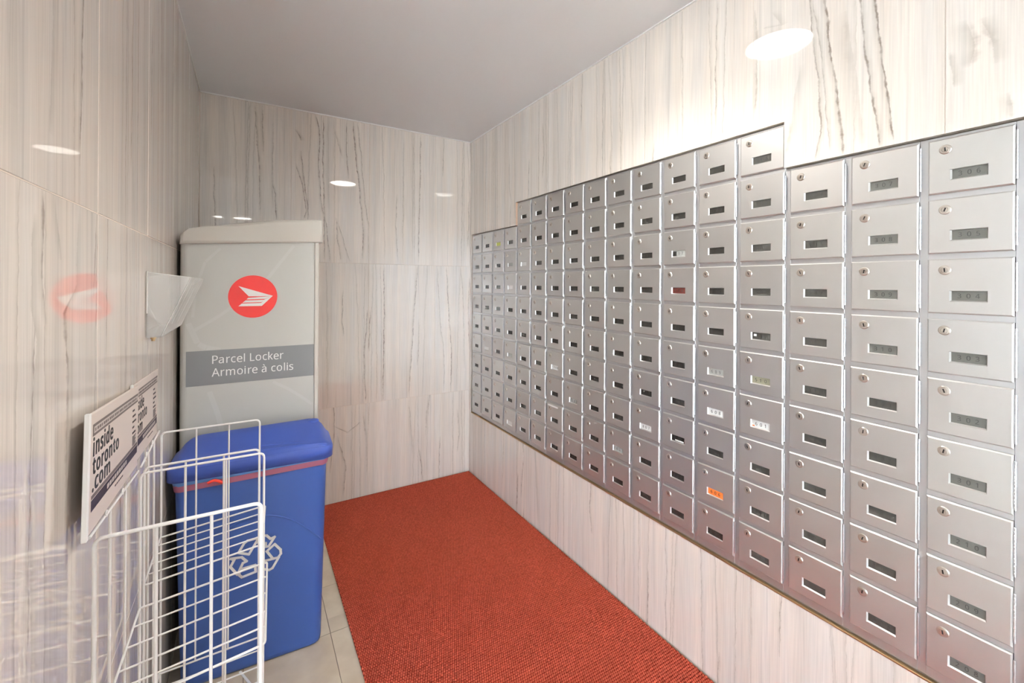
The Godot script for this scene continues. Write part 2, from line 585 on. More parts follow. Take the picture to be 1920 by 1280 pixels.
# ==================================================================== the room
# a wall's tiles: axis point o (top edge origin), along s, from column edges and row edges, minus openings
func tiles(wall: Node, key: String, turn_s: int, joints: Array, rows: Array, plane: Callable, out: Vector3, holes: Array):
	var n := 0
	for row in rows.size():
		for col in joints.size() - 1:
			var a0: float = joints[col]
			var a1: float = joints[col + 1]
			var y0: float = rows[row][0]
			var y1: float = rows[row][1]
			var top: float = rows[row][2]
			var anchor: float = a0 if turn_s > 0 else a1      # where the picture of the whole tile starts
			if turn_s > 0 and a1 - a0 < TILE - 0.01 and col == 0:
				anchor = a1 - TILE
			if turn_s < 0 and a1 - a0 < TILE - 0.01 and col == joints.size() - 2:
				anchor = a0 + TILE
			var id := "%s%d%d" % [key, row, col + (joints[-1] if false else 0)]
			id = "%s%d%s" % [key, row, str(col - wall.get_meta("first"))]
			var m: Material = pics[id] if pics.has(id) else pics["any%d" % ((n * 7 + row * 3 + col) % 5)]
			n += 1
			var g := 0.0009
			var cells := [[a0 + g, a1 - g, y0 + g, y1 - g]]
			for h in holes:
				var kept := []
				for c in cells:
					if h[0] >= c[1] or h[1] <= c[0] or h[2] >= c[3] or h[3] <= c[2]:
						kept.append(c)
						continue
					if h[0] > c[0]:
						kept.append([c[0], h[0], c[2], c[3]])
					if h[1] < c[1]:
						kept.append([h[1], c[1], c[2], c[3]])
					var l := maxf(h[0], c[0])
					var r := minf(h[1], c[1])
					if h[2] > c[2]:
						kept.append([l, r, c[2], h[2]])
					if h[3] < c[3]:
						kept.append([l, r, h[3], c[3]])
				cells = kept
			if cells.is_empty():
				continue
			var st := start()
			var whole := cells.size() == 1 and absf(cells[0][1] - cells[0][0] - (a1 - a0 - 2 * g)) < 0.0001
			var b := 0.0010 if whole else 0.0
			var lean := Vector2(rng.randf_range(-1, 1), rng.randf_range(-1, 1)) * 0.0012
			for c in cells:
				var q := []
				var uv := []
				var back := []
				var ring := []
				for e in [[0, 2], [1, 2], [1, 3], [0, 3]]:
					var s: float = c[e[0]]
					var y: float = c[e[1]]
					var si: float = s + (b if e[0] == 0 else -b)
					var yi: float = y + (b if e[1] == 2 else -b)
					var off := lean.x * (s - (a0 + a1) / 2.0) + lean.y * (y - (y0 + y1) / 2.0) if whole else 0.0
					q.append(plane.call(si, yi) + out * off)
					ring.append(plane.call(s, y) + out * (off - b))
					back.append(plane.call(s, y) - out * 0.010)
					uv.append(Vector2((s - anchor) / TILE * turn_s, (top - y) / TILE_H))
				face(st, q, out, uv)
				var mid := centre(back)
				for i in 4:
					var j := (i + 1) % 4
					var away: Vector3 = (back[i] + back[j]) / 2.0 - mid
					if b > 0.0:
						face(st, [q[i], q[j], ring[j], ring[i]], away.normalized() + out, [uv[i], uv[j], uv[j], uv[i]])
					face(st, [ring[i], ring[j], back[j], back[i]], away, [uv[i], uv[j], uv[j], uv[i]])
			part("tile", made(st), m, wall)

func joined(boxes: Array) -> ArrayMesh:
	var st := start()
	for b in boxes:
		box(st, b[0], b[1])
	return made(st)

func shell():
	var gt := 0.0012      # joints are this deep
	# floor: a slab with square stone tiles in the mail room, pale polished stone in the unseen lobby, bouncing daylight
	var fl := structure("floor", joined([[P(-0.249, -0.15, 0.6), P(1.75, -gt, 3.3)], [P(-8.0, -0.15, -7.2), P(1.75, -gt, 0.6)], [P(-8.0, -0.15, 0.6), P(-0.249, -0.012, 3.3)]]), M.floor_joint, "beige stone tile floor beside the red mat", "floor")
	part("unseen_lobby_paving", joined([[P(-7.8, -0.010, -7.0), P(1.447, 0, 0.692)]]), M.lobby_floor, fl)
	var fx := -0.320
	while fx < 1.45:
		var ft := 0.6943
		while ft < 3.02:
			var st := start()
			box(st, P(maxf(fx, XL) + 0.001, -0.010, ft + 0.001), P(minf(fx + 0.305, 1.45) - 0.001, 0, minf(ft + 0.305, 3.03) - 0.001), 0.0008)
			part("tile", made(st), M.floor_tile[rng.randi() % 4], fl)
			ft += 0.305
		fx += 0.305
	structure("ceiling", box_mesh(P(-8.0, HC, -7.2), P(1.75, HC + 0.12, 3.3)), M.ceiling, "smooth white painted ceiling", "ceiling")
	# left wall
	var wl := structure("wall_left", joined([[P(-0.46, 0, 0.62), P(XL - gt, HC, 3.3)]]), M.grout, "polished veined stone tile wall with pale joints behind the wire racks", "wall")
	wl.set_meta("first", 0)
	var jl := []
	for k in range(0, 7):
		jl.append(clampf(0.174 + TILE * k, 0.62, TB))
	tiles(wl, "L", 1, jl, [[0.0, 0.627, 0.627], [0.627, 1.570, 1.570], [1.570, HC, 2.513]], func(s, y): return P(XL, y, s), Vector3(1, 0, 0), [])
	# back wall
	var wb := structure("wall_back", joined([[P(XL - gt, 0, TB + gt), P(1.75, HC, 3.3)]]), M.grout, "polished veined stone tile wall at the far end of the room", "wall")
	wb.set_meta("first", 0)
	tiles(wb, "B", 1, [XL, 0.216, 0.689, 1.162, XR], [[0.0, 0.627, 0.627], [0.627, 1.570, 1.570], [1.570, HC, 2.513]], func(s, y): return P(s, y, TB), Vector3(0, 0, 1), [])
	# mailbox wall, with the stepped opening
	var o1 := [0.075, 3.000, 0.462, 1.8117]
	var o2 := [0.737, 2.360, 1.8110, 1.958]
	var x0 := XR + gt
	var wr := structure("wall_right", joined([[P(x0, 0, -7.0), P(1.75, o1[2], TB)], [P(x0, o2[3], -7.0), P(1.75, HC, TB)],
		[P(x0, o1[3], -7.0), P(1.75, o2[3], o2[0])], [P(x0, o1[3], o2[1]), P(1.75, o2[3], TB)],
		[P(x0, o1[2], -7.0), P(1.75, o1[3], o1[0])], [P(x0, o1[2], o1[1]), P(1.75, o1[3], TB)], [P(1.70, o1[2], o1[0]), P(1.75, o2[3], o1[1])]]), M.grout, "polished veined stone tile wall around the mailboxes", "wall")
	var jr := []
	for k in range(-15, 6):
		jr.append(0.3645 + TILE * k)
	jr.append(TB)
	wr.set_meta("first", 15)
	tiles(wr, "R", -1, jr, [[0.0, 0.627, 0.627], [0.627, 1.570, 1.570], [1.570, HC, 2.513]], func(s, y): return P(XR, y, s), Vector3(-1, 0, 0), [o1, o2])
	# metal edging of the opening
	structure("trim_1", box_mesh(P(XR - 0.002, 0.4565, 0.075), P(XR + 0.012, 0.4625, 3.0), 0.0015), M.brass, "thin brass edging under the mailboxes", "trim")
	structure("trim_2", box_mesh(P(XR - 0.001, 1.8117, 2.3565), P(XR + 0.012, 1.958, 2.3612), 0.001), M.edging, "short upright brass edging at the far step of the opening", "trim")
	# white sealant where the tiles meet the ceiling
	structure("trim_3", box_mesh(P(XL, HC - 0.005, TB - 0.005), P(XR, HC, TB)), M.plaster, "white sealant line between back wall and ceiling", "trim")
	structure("trim_4", box_mesh(P(XR - 0.005, HC - 0.005, 0.0), P(XR, HC, TB)), M.plaster, "white sealant line between mailbox wall and ceiling", "trim")
	structure("trim_5", box_mesh(P(XL, HC - 0.005, 0.62), P(XL + 0.005, HC, TB)), M.plaster, "white sealant line above the wall with the racks", "trim")
	# unseen lobby beside and behind the camera, laid out to let daylight in
	structure("wall_side_unseen", box_mesh(P(-8.0, 0, -7.2), P(-7.8, HC, 0.62)), M.plaster, "unseen white side wall of the lobby", "wall")
	structure("wall_return_unseen", box_mesh(P(-8.0, 0, 0.62), P(-0.46, HC, 0.82)), M.plaster, "unseen white wall beside the opening of the mail room", "wall")
	structure("wall_front_unseen", joined([[P(-7.8, 0, -7.2), P(-7.5, HC, -7.0)], [P(-2.0, 0, -7.2), P(1.75, HC, -7.0)], [P(-7.5, 0, -7.2), P(-2.0, 0.06, -7.0)], [P(-7.5, 2.45, -7.2), P(-2.0, HC, -7.0)]]), M.plaster, "unseen white wall around the lobby window", "wall")
	var st := start()
	for k in 6:
		var x := -7.5 + 1.088 * k
		box(st, P(x, 0.06, -7.13), P(x + 0.06, 2.45, -7.05), 0.004)
	for e in [[0.06, 0.12], [2.39, 2.45]]:
		box(st, P(-7.44, e[0], -7.13), P(-2.06, e[1], -7.05), 0.004)
	var win := structure("window_1", made(st), M.alu, "large lobby window with grey metal frame, out of view, placed to light the room", "window")  # out of view, sized and placed to light the mail room
	for k in 5:
		var x := -7.44 + 1.088 * k
		part("pane", box_mesh(P(x, 0.12, -7.095), P(x + 1.028, 2.39, -7.085)), M.pane, win)
	structure("ground", box_mesh(P(-26, -0.25, -34), P(16, -0.06, -7.2)), M.paving, "unseen grey paving outside the lobby window, placed to bounce daylight indoors", "ground")  # out of view, its sunlit bounce lights the room

func downlight(x: float, t: float, label: String):
	var d := thing("downlight", label, "light", P(x, HC, t), "")
	var st := start()
	lathe(st, [Vector2(0.150, 0.0), Vector2(0.150, 0.004), Vector2(0.142, 0.007), Vector2(0.130, 0.006), Vector2(0.126, 0.001)], Vector3.ZERO, Vector3.DOWN, 40)
	part("trim_ring", made(st), M.white, d)
	st = start()
	lathe(st, [Vector2(0.126, 0.0), Vector2(0.126, 0.003), Vector2(0.0, 0.005)], Vector3.ZERO, Vector3.DOWN, 40)
	part("lens", made(st), M.lens, d)
	var l := SpotLight3D.new()
	l.name = "lamp"
	l.light_color = Color(1.0, 0.98, 0.94)
	l.light_energy = 0.85
	l.light_size = 0.10
	l.spot_angle = 68.0
	l.spot_angle_attenuation = 0.7
	l.spot_range = 8.0
	l.spot_attenuation = 2.0
	l.shadow_enabled = true
	l.rotation.x = -PI / 2
	l.position.y = -0.115
	d.add_child(l, true)

func lights():
	downlight(0.865, 1.06, "round recessed ceiling light over the red mat")
	downlight(-0.10, -2.54, "round recessed ceiling light in the lobby")

# ==================================================================== mailboxes
const NTH := ["first", "second", "third", "fourth", "fifth", "sixth", "seventh", "eighth", "ninth", "tenth", "eleventh", "twelfth", "thirteenth", "fourteenth", "fifteenth", "sixteenth", "seventeenth", "eighteenth"]

# local axes of a mailbox: x towards the room is negative, y up, z towards the camera
func door_mesh() -> ArrayMesh:
	var st := start()
	var f := -0.0078           # front
	var b := 0.0
	var i := 0.0030
	var o := [[0.0, 0.0], [DW, 0.0], [DW, DH], [0.0, DH]]
	var inn := [[i, i], [DW - i, i], [DW - i, DH - i], [i, DH - i]]
	var wo := [[0.0402, 0.0301], [0.1042, 0.0301], [0.1042, 0.0563], [0.0402, 0.0563]]
	var wi := [[0.0432, 0.0328], [0.1020, 0.0328], [0.1020, 0.0551], [0.0432, 0.0551]]
	var at := func(p, x) -> Vector3: return Vector3(x, p[1], p[0])
	var mid := Vector3(0, DH / 2, DW / 2)
	var hole := Vector3(0, 0.0432, 0.0722)
	for k in 4:
		var j := (k + 1) % 4
		var a: Vector3 = at.call(o[k], b)
		var c: Vector3 = at.call(o[j], b)
		var away := (a + c) / 2.0 - mid
		face(st, [a, c, at.call(o[j], f + i), at.call(o[k], f + i)], away)
		face(st, [at.call(o[k], f + i), at.call(o[j], f + i), at.call(inn[j], f), at.call(inn[k], f)], away.normalized() + Vector3(-1, 0, 0))
		face(st, [at.call(inn[k], f), at.call(inn[j], f), at.call(wo[j], f), at.call(wo[k], f)], Vector3(-1, 0, 0))
		var h0: Vector3 = at.call(wo[k], f)
		var h1: Vector3 = at.call(wo[j], f)
		face(st, [h0, h1, at.call(wi[j], f + 0.0038), at.call(wi[k], f + 0.0038)], hole - (h0 + h1) / 2.0 + Vector3(-0.02, 0, 0))
		face(st, [at.call(wi[k], f + 0.0038), at.call(wi[j], f + 0.0038), at.call(wi[j], f + 0.006), at.call(wi[k], f + 0.006)], hole - (h0 + h1) / 2.0)
	return made(st)

func special(i: int, k: int) -> Array:      # [material, how the strip looks]
	match [i, k]:
		[2, -1]: return [M.plate_yellow, "yellow number strip"]
		[3, 1], [4, 0], [1, 4], [6, 4], [3, 7]: return [M.plate_white, "pale number strip"]
		[3, 4], [3, 0], [7, 5], [9, 6]: return [M.plate_grey, "greyish number strip"]
		[10, 5]: return [M.plate_white, "white 807 strip"]
		[11, 0]: return [M.plate_grey, "half grey 707 strip"]
		[11, 1]: return [M.plate_red, "dark reddish number strip"]
		[12, 3]: return [M.plate_grey, "grey 609 strip"]
		[12, 4]: return [M.plate_white, "white 608 strip"]
		[12, 6]: return [M.plate_orange, "orange 606 strip"]
		[13, 3]: return [M.plate_olive, "olive grey 510 strip"]
		[13, 4]: return [M.plate_white, "white 601 strip"]
	return []

func mailboxes():
	# frame
	var fr := thing("mailbox_grid", "brushed aluminium frame that holds the whole bank of mailboxes", "frame", P(1.457, 0.466, 1.5))
	var off := -fr.position
	var front := 1.4575
	var deep := 1.474
	var cols := 18
	var y_low := R0 - ROW * 7 - DH
	var y_hi := R0 + ROW
	var st := start()
	for i in range(cols + 1):
		var z1 := T0 - COL * (i - 1) - DW - 0.0006
		var z0 := T0 - COL * i + 0.0006
		if i == 0:
			z1 = 2.9975
		if i == cols:
			z0 = 0.080
		var tall := i >= 5 and i <= 13
		var edge := i == 4 or i == 14
		st = start()
		if edge:
			var zm := 2.356 if i == 4 else 0.741
			box(st, P(front, 0.466, z0) + off, P(deep, y_hi + 0.0075, z1) + off, 0.0006)
			if i == 4:
				box(st, P(front, y_hi + 0.0075, z0) + off, P(deep, y_hi + ROW + 0.007, zm) + off, 0.0006)
			else:
				box(st, P(front, y_hi + 0.0075, zm) + off, P(deep, y_hi + ROW + 0.007, z1) + off, 0.0006)
		else:
			box(st, P(front, 0.466, z0) + off, P(deep, (y_hi + ROW if tall else y_hi) + 0.007, z1) + off, 0.0006)
		part("stile", made(st), M.frame_metal, fr)
	for i in cols:
		var tall := i >= 4 and i <= 13
		var z0 := T0 - COL * i - DW - 0.0004
		var z1 := T0 - COL * i + 0.0004
		for k in range(-2 if tall else -1, 9):
			var top := R0 - ROW * (k - 1) - DH if k > (-2 if tall else -1) else R0 - ROW * k + 0.0065
			var low := R0 - ROW * k if k < 8 else 0.466
			st = start()
			box(st, P(front - 0.0006, low - 0.0003, z0) + off, P(deep, top + 0.0003, z1) + off, 0.0006)
			part("rail", made(st), M.frame_metal, fr)
	st = start()
	box(st, P(deep + 0.0005, 0.464, 0.078) + off, P(deep + 0.02, 1.811, 2.999) + off)
	box(st, P(deep + 0.0005, 1.811, 0.739) + off, P(deep + 0.02, 1.957, 2.358) + off)
	part("shade_backing", made(st), M.shade, fr)  # dark colour stands for the shade in the gaps around the frame
	# one mailbox, then copies
	var door := door_mesh()
	st = start()
	lathe(st, [Vector2(0.0116, 0.0), Vector2(0.0116, 0.0012), Vector2(0.0100, 0.0026), Vector2(0.0066, 0.0029), Vector2(0.0060, 0.0022), Vector2(0.0056, 0.0032), Vector2(0.0, 0.0034)], Vector3.ZERO, Vector3(-1, 0, 0), 24)
	var lock := made(st)
	var key := box_mesh(Vector3(-0.00365, -0.0046, -0.0014), Vector3(-0.002, 0.0046, 0.0014))
	st = start()
	var prof := [Vector2(0.0, 0.0)]
	for k in 13:
		var y0 := 0.1096 * k / 13.0
		prof += [Vector2(0.0016, y0 + 0.0003), Vector2(0.0021, y0 + 0.0008), Vector2(0.0021, y0 + 0.0076), Vector2(0.0016, y0 + 0.0081)]
	prof.append(Vector2(0.0, 0.1096))
	lathe(st, prof, Vector3.ZERO, Vector3.UP, 8)
	var hinge := made(st)
	var plate := box_mesh(Vector3(0.0, 0.0320, 0.0426), Vector3(0.0012, 0.0558, 0.1026))
	var floor_no := 3
	var first := thing("mailbox", "silver mailbox", "mailbox", Vector3.ZERO, "wall mailboxes")
	var dn := part("door", door, M.metal, first)
	var lk := part("lock", lock, M.lock, first, Vector3(-0.0077, DH - 0.0272, 0.0318))
	part("keyway", key, M.dark, lk)
	part("hinge", hinge, M.hinge, first, Vector3(-0.0048, 0.0116, 0.1470))
	part("number_plate", plate, M.plate, first, Vector3(-0.0040, 0, 0))
	var numbers := {}
	var flat := 306
	var order := []
	for i in range(16, -1, -1):
		var lo := -2 if i >= 4 and i <= 13 else -1
		var ks := range(lo, 8)
		if i % 2 == 1 and i != 15:
			ks = range(lo, 8)
		order.append([i, ks])
	# numbers climb to and fro: column by column towards the back
	var n := 307
	for i in range(15, -1, -1):
		var lo := -2 if i >= 4 and i <= 13 else -1
		var ks := range(lo, 8)
		if i % 2 == 0:
			ks.reverse()
		for k in ks:
			numbers[[i, k]] = n
			n += 1
			if n % 100 == 11:
				n += 90
	n = 306
	for k in range(-1, 8):
		numbers[[16, k]] = n
		n -= 1
		if n % 100 == 0:
			n -= 90
	n = 207
	for k in range(7, -2, -1):
		numbers[[17, k]] = n
		n -= 1
	var metals := [M.metal]
	for c in [[205, 203, 201], [212, 211, 209], [207, 206, 205]]:
		metals.append(paint(c[0], c[1], c[2], rng.randf_range(0.38, 0.46), 0.85))
	var used_first := false
	for i in cols:
		var lo := -2 if i >= 4 and i <= 13 else -1
		for k in range(lo, 8):
			var o: Node3D = first
			if used_first:
				o = first.duplicate()
				o.name = numbered("mailbox")
				add_child(o, true)
			used_first = true
			o.position = P(front, R0 - ROW * k - DH, T0 - COL * i)
			var d: MeshInstance3D = o.get_node("door")
			d.material_override = metals[rng.randi() % 4]
			d.rotation = Vector3(0, rng.randf_range(-0.004, 0.004), rng.randf_range(-0.004, 0.004))
			if [i, k] in [[11, 1], [10, 1], [13, 2], [12, 6], [9, 3]]:
				d.rotation.y = 0.02
				d.position.x = -0.001
			var lk2: MeshInstance3D = o.get_node("lock")
			lk2.rotation.x = rng.randf_range(-0.35, 0.35)
			var sp := special(i, k)
			var pl: MeshInstance3D = o.get_node("number_plate")
			pl.material_override = sp[0] if sp.size() else (M.plate if i >= 16 or (i == 15 and k < 3) else (M.plate_mid_sheen if i >= 13 else M.plate_dark))  # paler strips in near columns stand for reflected light
			var where := "%s column from the back corner, %s box down" % [NTH[i], NTH[k - lo]]
			var num: int = numbers[[i, k]]
			var how := "silver mailbox, dark number strip"
			if sp.size():
				how = "silver mailbox, " + sp[1]
			elif [i, k] in [[16, -1], [16, 0], [16, 1], [16, 2], [15, -1], [15, 0], [15, 1], [14, 0], [14, 1], [14, 2], [14, 4]]:
				how = "silver mailbox numbered %d" % num
			o.set_meta("label", how + ", " + where)
			if i >= 6:
				var s := str(num)
				var spaced := ""
				for q in s.length():
					spaced += s[q] + ("  " if q < s.length() - 1 else "")
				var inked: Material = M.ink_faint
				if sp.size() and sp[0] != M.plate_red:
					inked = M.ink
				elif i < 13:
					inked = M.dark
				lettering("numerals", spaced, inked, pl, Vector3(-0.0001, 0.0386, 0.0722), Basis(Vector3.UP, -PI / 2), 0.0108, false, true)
			if [i, k] == [6, 6]:
				part("scrape", box_mesh(Vector3(-0.0092, 0.116, 0.012), Vector3(-0.0086, 0.124, 0.105)), M.white, o, Vector3.ZERO)
			if [i, k] == [13, 2]:
				part("paper_scrap", box_mesh(Vector3(-0.0056, 0.043, 0.049), Vector3(-0.0048, 0.0505, 0.058)), M.white, o)
			if [i, k] == [13, 4]:
				part("paper_scrap", box_mesh(Vector3(-0.0056, 0.0345, 0.046), Vector3(-0.0048, 0.0385, 0.053)), M.plate_orange, o)
			if [i, k] == [11, 5]:
				part("paper_scrap", box_mesh(Vector3(-0.0056, 0.0345, 0.060), Vector3(-0.0048, 0.0400, 0.099)), M.plate_white, o)
			if [i, k] == [11, 0]:
				part("paper_scrap", box_mesh(Vector3(-0.0052, 0.0345, 0.0436), Vector3(-0.0047, 0.0520, 0.062)), M.plate_dark, o)

# ==================================================================== red mat
func mat_runner():
	var x0 := 0.362
	var x1 := XR - 0.004
	var t1 := TB - 0.004
	var t0 := -0.5
	var rug := thing("floor_mat", "red-brown nubby runner mat along the foot of the mailbox wall", "mat", P((x0 + x1) / 2, 0, (t0 + t1) / 2))
	var c := rug.position
	part("backing", box_mesh(P(x0, 0, t0) - c, P(x1, 0.0055, t1) - c, 0.002), M.mat, rug)
	var st := start()
	var rings := []
	for q in [[1.0, 0.0], [0.92, 0.55], [0.55, 0.92]]:
		var ring := []
		for k in 6:
			var w := TAU * k / 6
			ring.append(Vector3(cos(w) * q[0], q[1], sin(w) * q[0]))
		rings.append(ring)
	loft(st, rings, true, false, true)
	var nub := made(st)
	var spots := []
	var pz := 0.0104
	var pxx := 0.0089
	var nz := int((t1 - t0) / pz)
	var nx := int((x1 - x0) / pxx)
	var mm := MultiMesh.new()
	mm.transform_format = MultiMesh.TRANSFORM_3D
	mm.use_colors = true
	mm.mesh = nub
	mm.instance_count = nz * nx
	var r := RandomNumberGenerator.new()
	r.seed = 3
	var n := 0
	for a in nz:
		for b in nx:
			var x := x0 + pxx * (b + 0.5 + (0.25 if a % 2 else -0.25))
			var t := t0 + pz * (a + 0.5) + r.randf_range(-0.0008, 0.0008)
			var bs := Basis(Vector3.UP, r.randf_range(-0.5, 0.5)).scaled(Vector3(0.0041, 0.0050 * r.randf_range(0.8, 1.15), 0.0047))
			mm.set_instance_transform(n, Transform3D(bs, P(x, 0.005, t) - c))
			var v := r.randf_range(0.86, 1.12)
			mm.set_instance_color(n, Color(0.55 * v, 0.104 * v, 0.062 * v))
			n += 1
	var mi := MultiMeshInstance3D.new()
	mi.name = "nubs"
	mi.multimesh = mm
	mi.material_override = M.nub
	mi.set_meta("kind", "stuff")
	rug.add_child(mi, true)

# ==================================================================== parcel locker
func parcel_locker():
	var tf := 2.135
	var lk := thing("parcel_locker", "tall pale grey parcel locker with red round emblem in the corner behind the bin", "locker", P(0.0, 0, 2.55))
	var c := lk.position
	# body: plan outline with a rounded front corner, its top sloping with the cap
	var plan := []
	for k in 7:
		var w := PI / 2 * k / 6
		plan.append(Vector2(-0.2375 + 0.024 - 0.024 * cos(w), tf + 0.024 - 0.024 * sin(w)))
	plan += [Vector2(0.2475, tf), Vector2(0.2475, 2.97), Vector2(-0.2375, 2.97)]
	var low := []
	var up := []
	for p in plan:
		low.append(P(p.x, 0.0, p.y) - c)
		up.append(P(p.x, 1.607 + 0.065 * p.x, p.y) - c)
	var st := start()
	loft(st, [low, up], false)
	part("body", made(st), M.locker, lk)
	# pale edge post of the front
	st = start()
	slab(st, [P(0.2480, 0.0, tf - 0.005) - c, P(0.2660, 0.0, tf - 0.005) - c, P(0.2660, 1.622, tf - 0.005) - c, P(0.2480, 1.621, tf - 0.005) - c], P(0, 0, 0.8), 0.003)
	part("edge_post", made(st), M.locker_trim, lk)
	st = start()
	box(st, P(-0.2455, 0.02, 2.30) - c, P(-0.2378, 1.56, 2.90) - c)
	part("gap_shade_filler", made(st), M.gap_shade, lk)  # dark filler stands for the shade in the gap to the wall
	# cap: sloping, thicker towards the door side
	var tc := tf - 0.018
	var k := (tc - 0.0) / 2.12
	var prof := [Vector2(-0.2375, 1.5890), Vector2(0.2820, 1.6225), Vector2(0.2785, 1.7230), Vector2(0.2458, 1.7235), Vector2(0.099, 1.7085), Vector2(-0.0554, 1.6835), Vector2(-0.1628, 1.6584), Vector2(-0.2180, 1.6390), Vector2(-0.2345, 1.6240)]
	var rings := []
	for e in [[0.012, 0.0], [0.0035, 0.004], [0.0, 0.013], [0.0, 0.86]]:
		var ring := []
		var mid := Vector2.ZERO
		for p in prof:
			mid += p / prof.size()
		for p in prof:
			var q: Vector2 = p
			var d := (mid - q)
			q += Vector2(signf(d.x) * minf(e[0], absf(d.x)), signf(d.y) * minf(e[0] * (0.35 if p.y < 1.63 and p.x > -0.23 else 1.0), absf(d.y)))
			ring.append(P(q.x, q.y, tc + e[1]) - c)
		rings.append(ring)
	st = start()
	for a in 3:
		for i in prof.size():
			var j := (i + 1) % prof.size()
			var out: Vector3 = (rings[a][i] + rings[a][j] + rings[a + 1][i] + rings[a + 1][j]) / 4.0 - (centre(rings[a]) + centre(rings[a + 1])) / 2.0
			if a == 0:
				out = out.normalized() * 0.5 + Vector3(0, 0, 1)
			st.set_smooth_group(4 if a == 0 else (2 if a == 1 else 3))
			face(st, [rings[a][i], rings[a][j], rings[a + 1][j], rings[a + 1][i]], out)
	st.set_smooth_group(-1)
	face(st, rings[0], Vector3(0, 0, 1))
	face(st, rings[3], Vector3(0, 0, -1))
	part("cap", made(st), M.locker_trim, lk)
	# printed panel: band with two lines of words, emblem, pale swooshes
	var tp := tf - 0.0006
	st = start()
	face(st, [P(-0.2160, 1.0275, tp) - c, P(0.2470, 1.0235, tp) - c, P(0.2470, 1.1615, tp) - c, P(-0.2160, 1.1680, tp) - c], Vector3(0, 0, 1))
	var band := part("band", box_mesh(P(-0.2160, 1.0245, tp) - c, P(0.2470, 1.1645, tf + 0.0005) - c), M.locker_band, lk)
	lettering("words", "Parcel Locker", M.white, band, P(-0.1300, 1.1085, tp - 0.0002) - c, Basis.IDENTITY, 0.2560, true)
	lettering("words", "Armoire à colis", M.white, band, P(-0.1315, 1.0565, tp - 0.0002) - c, Basis.IDENTITY, 0.2960, true)
	# swooshes
	var layer := 0.0
	for s in [[Vector2(0.17, 1.60), Vector2(0.06, 1.44), Vector2(-0.10, 1.30), Vector2(-0.19, 1.24), 0.012], [Vector2(-0.20, 1.28), Vector2(-0.17, 1.20), Vector2(-0.145, 1.185), Vector2(-0.10, 1.172), 0.02], [Vector2(0.09, 1.018), Vector2(0.15, 0.98), Vector2(0.20, 0.94), Vector2(0.245, 0.90), 0.012],
			[Vector2(-0.13, 1.0), Vector2(-0.10, 0.9), Vector2(-0.08, 0.8), Vector2(-0.06, 0.7), 0.018], [Vector2(-0.10, 1.575), Vector2(-0.15, 1.52), Vector2(-0.18, 1.42), Vector2(-0.19, 1.30), 0.010]]:
		layer += 0.00008
		st = start()
		for i in 3:
			var a: Vector2 = s[i]
			var b: Vector2 = s[i + 1]
			var d: Vector2 = (b - a).normalized().orthogonal() * float(s[4])
			face(st, [P(a.x, a.y, tf - 0.0001 - layer) - c, P(b.x, b.y, tf - 0.0001 - layer) - c, P(b.x + d.x, b.y + d.y, tf - 0.0001 - layer) - c, P(a.x + d.x, a.y + d.y, tf - 0.0001 - layer) - c], Vector3(0, 0, 1))
		part("printed_streak", made(st), M.locker_streak, lk)
	# emblem
	st = start()
	var disc := []
	for q in 48:
		var w := TAU * q / 48
		disc.append(P(0.0119 + 0.0893 * cos(w), 1.3805 + 0.0893 * sin(w), tp) - c)
	slab(st, disc, P(0, 0, 0.0006))
	var em := part("emblem", made(st), M.red, lk)
	var px := func(x, y) -> Vector3: return P(0.0119 + (x - 795.0) / 235.0 * 0.0893, 1.3805 - (y - 852.0) / 203.0 * 0.0893, tp - 0.0007) - c
	st = start()
	for poly in [[[655, 752], [985, 846], [930, 849], [752, 850]], [[748, 863], [935, 851], [985, 846], [908, 876], [731, 879]], [[905, 878], [985, 846], [862, 910], [880, 908]],
			[[722, 888], [903, 884], [873, 907], [694, 909]], [[686, 917], [870, 914], [905, 880], [985, 846], [878, 943], [655, 943]]]:
		var q := []
		for p in poly:
			q.append(px.call(p[0], p[1]))
		slab(st, q, P(0, 0, 0.0006))
	part("emblem_wing", made(st), M.white, em)

# ==================================================================== recycling bin
func lid_height(x: float, z: float) -> float:
	var back := clampf((0.115 - z) / 0.23, 0, 1)
	var arch := 1.0 - pow(absf(x - 0.03) / 0.30, 2.0)
	return 0.800 + 0.006 + (0.020 + 0.036 * arch) * smoothstep(0.0, 0.95, back)

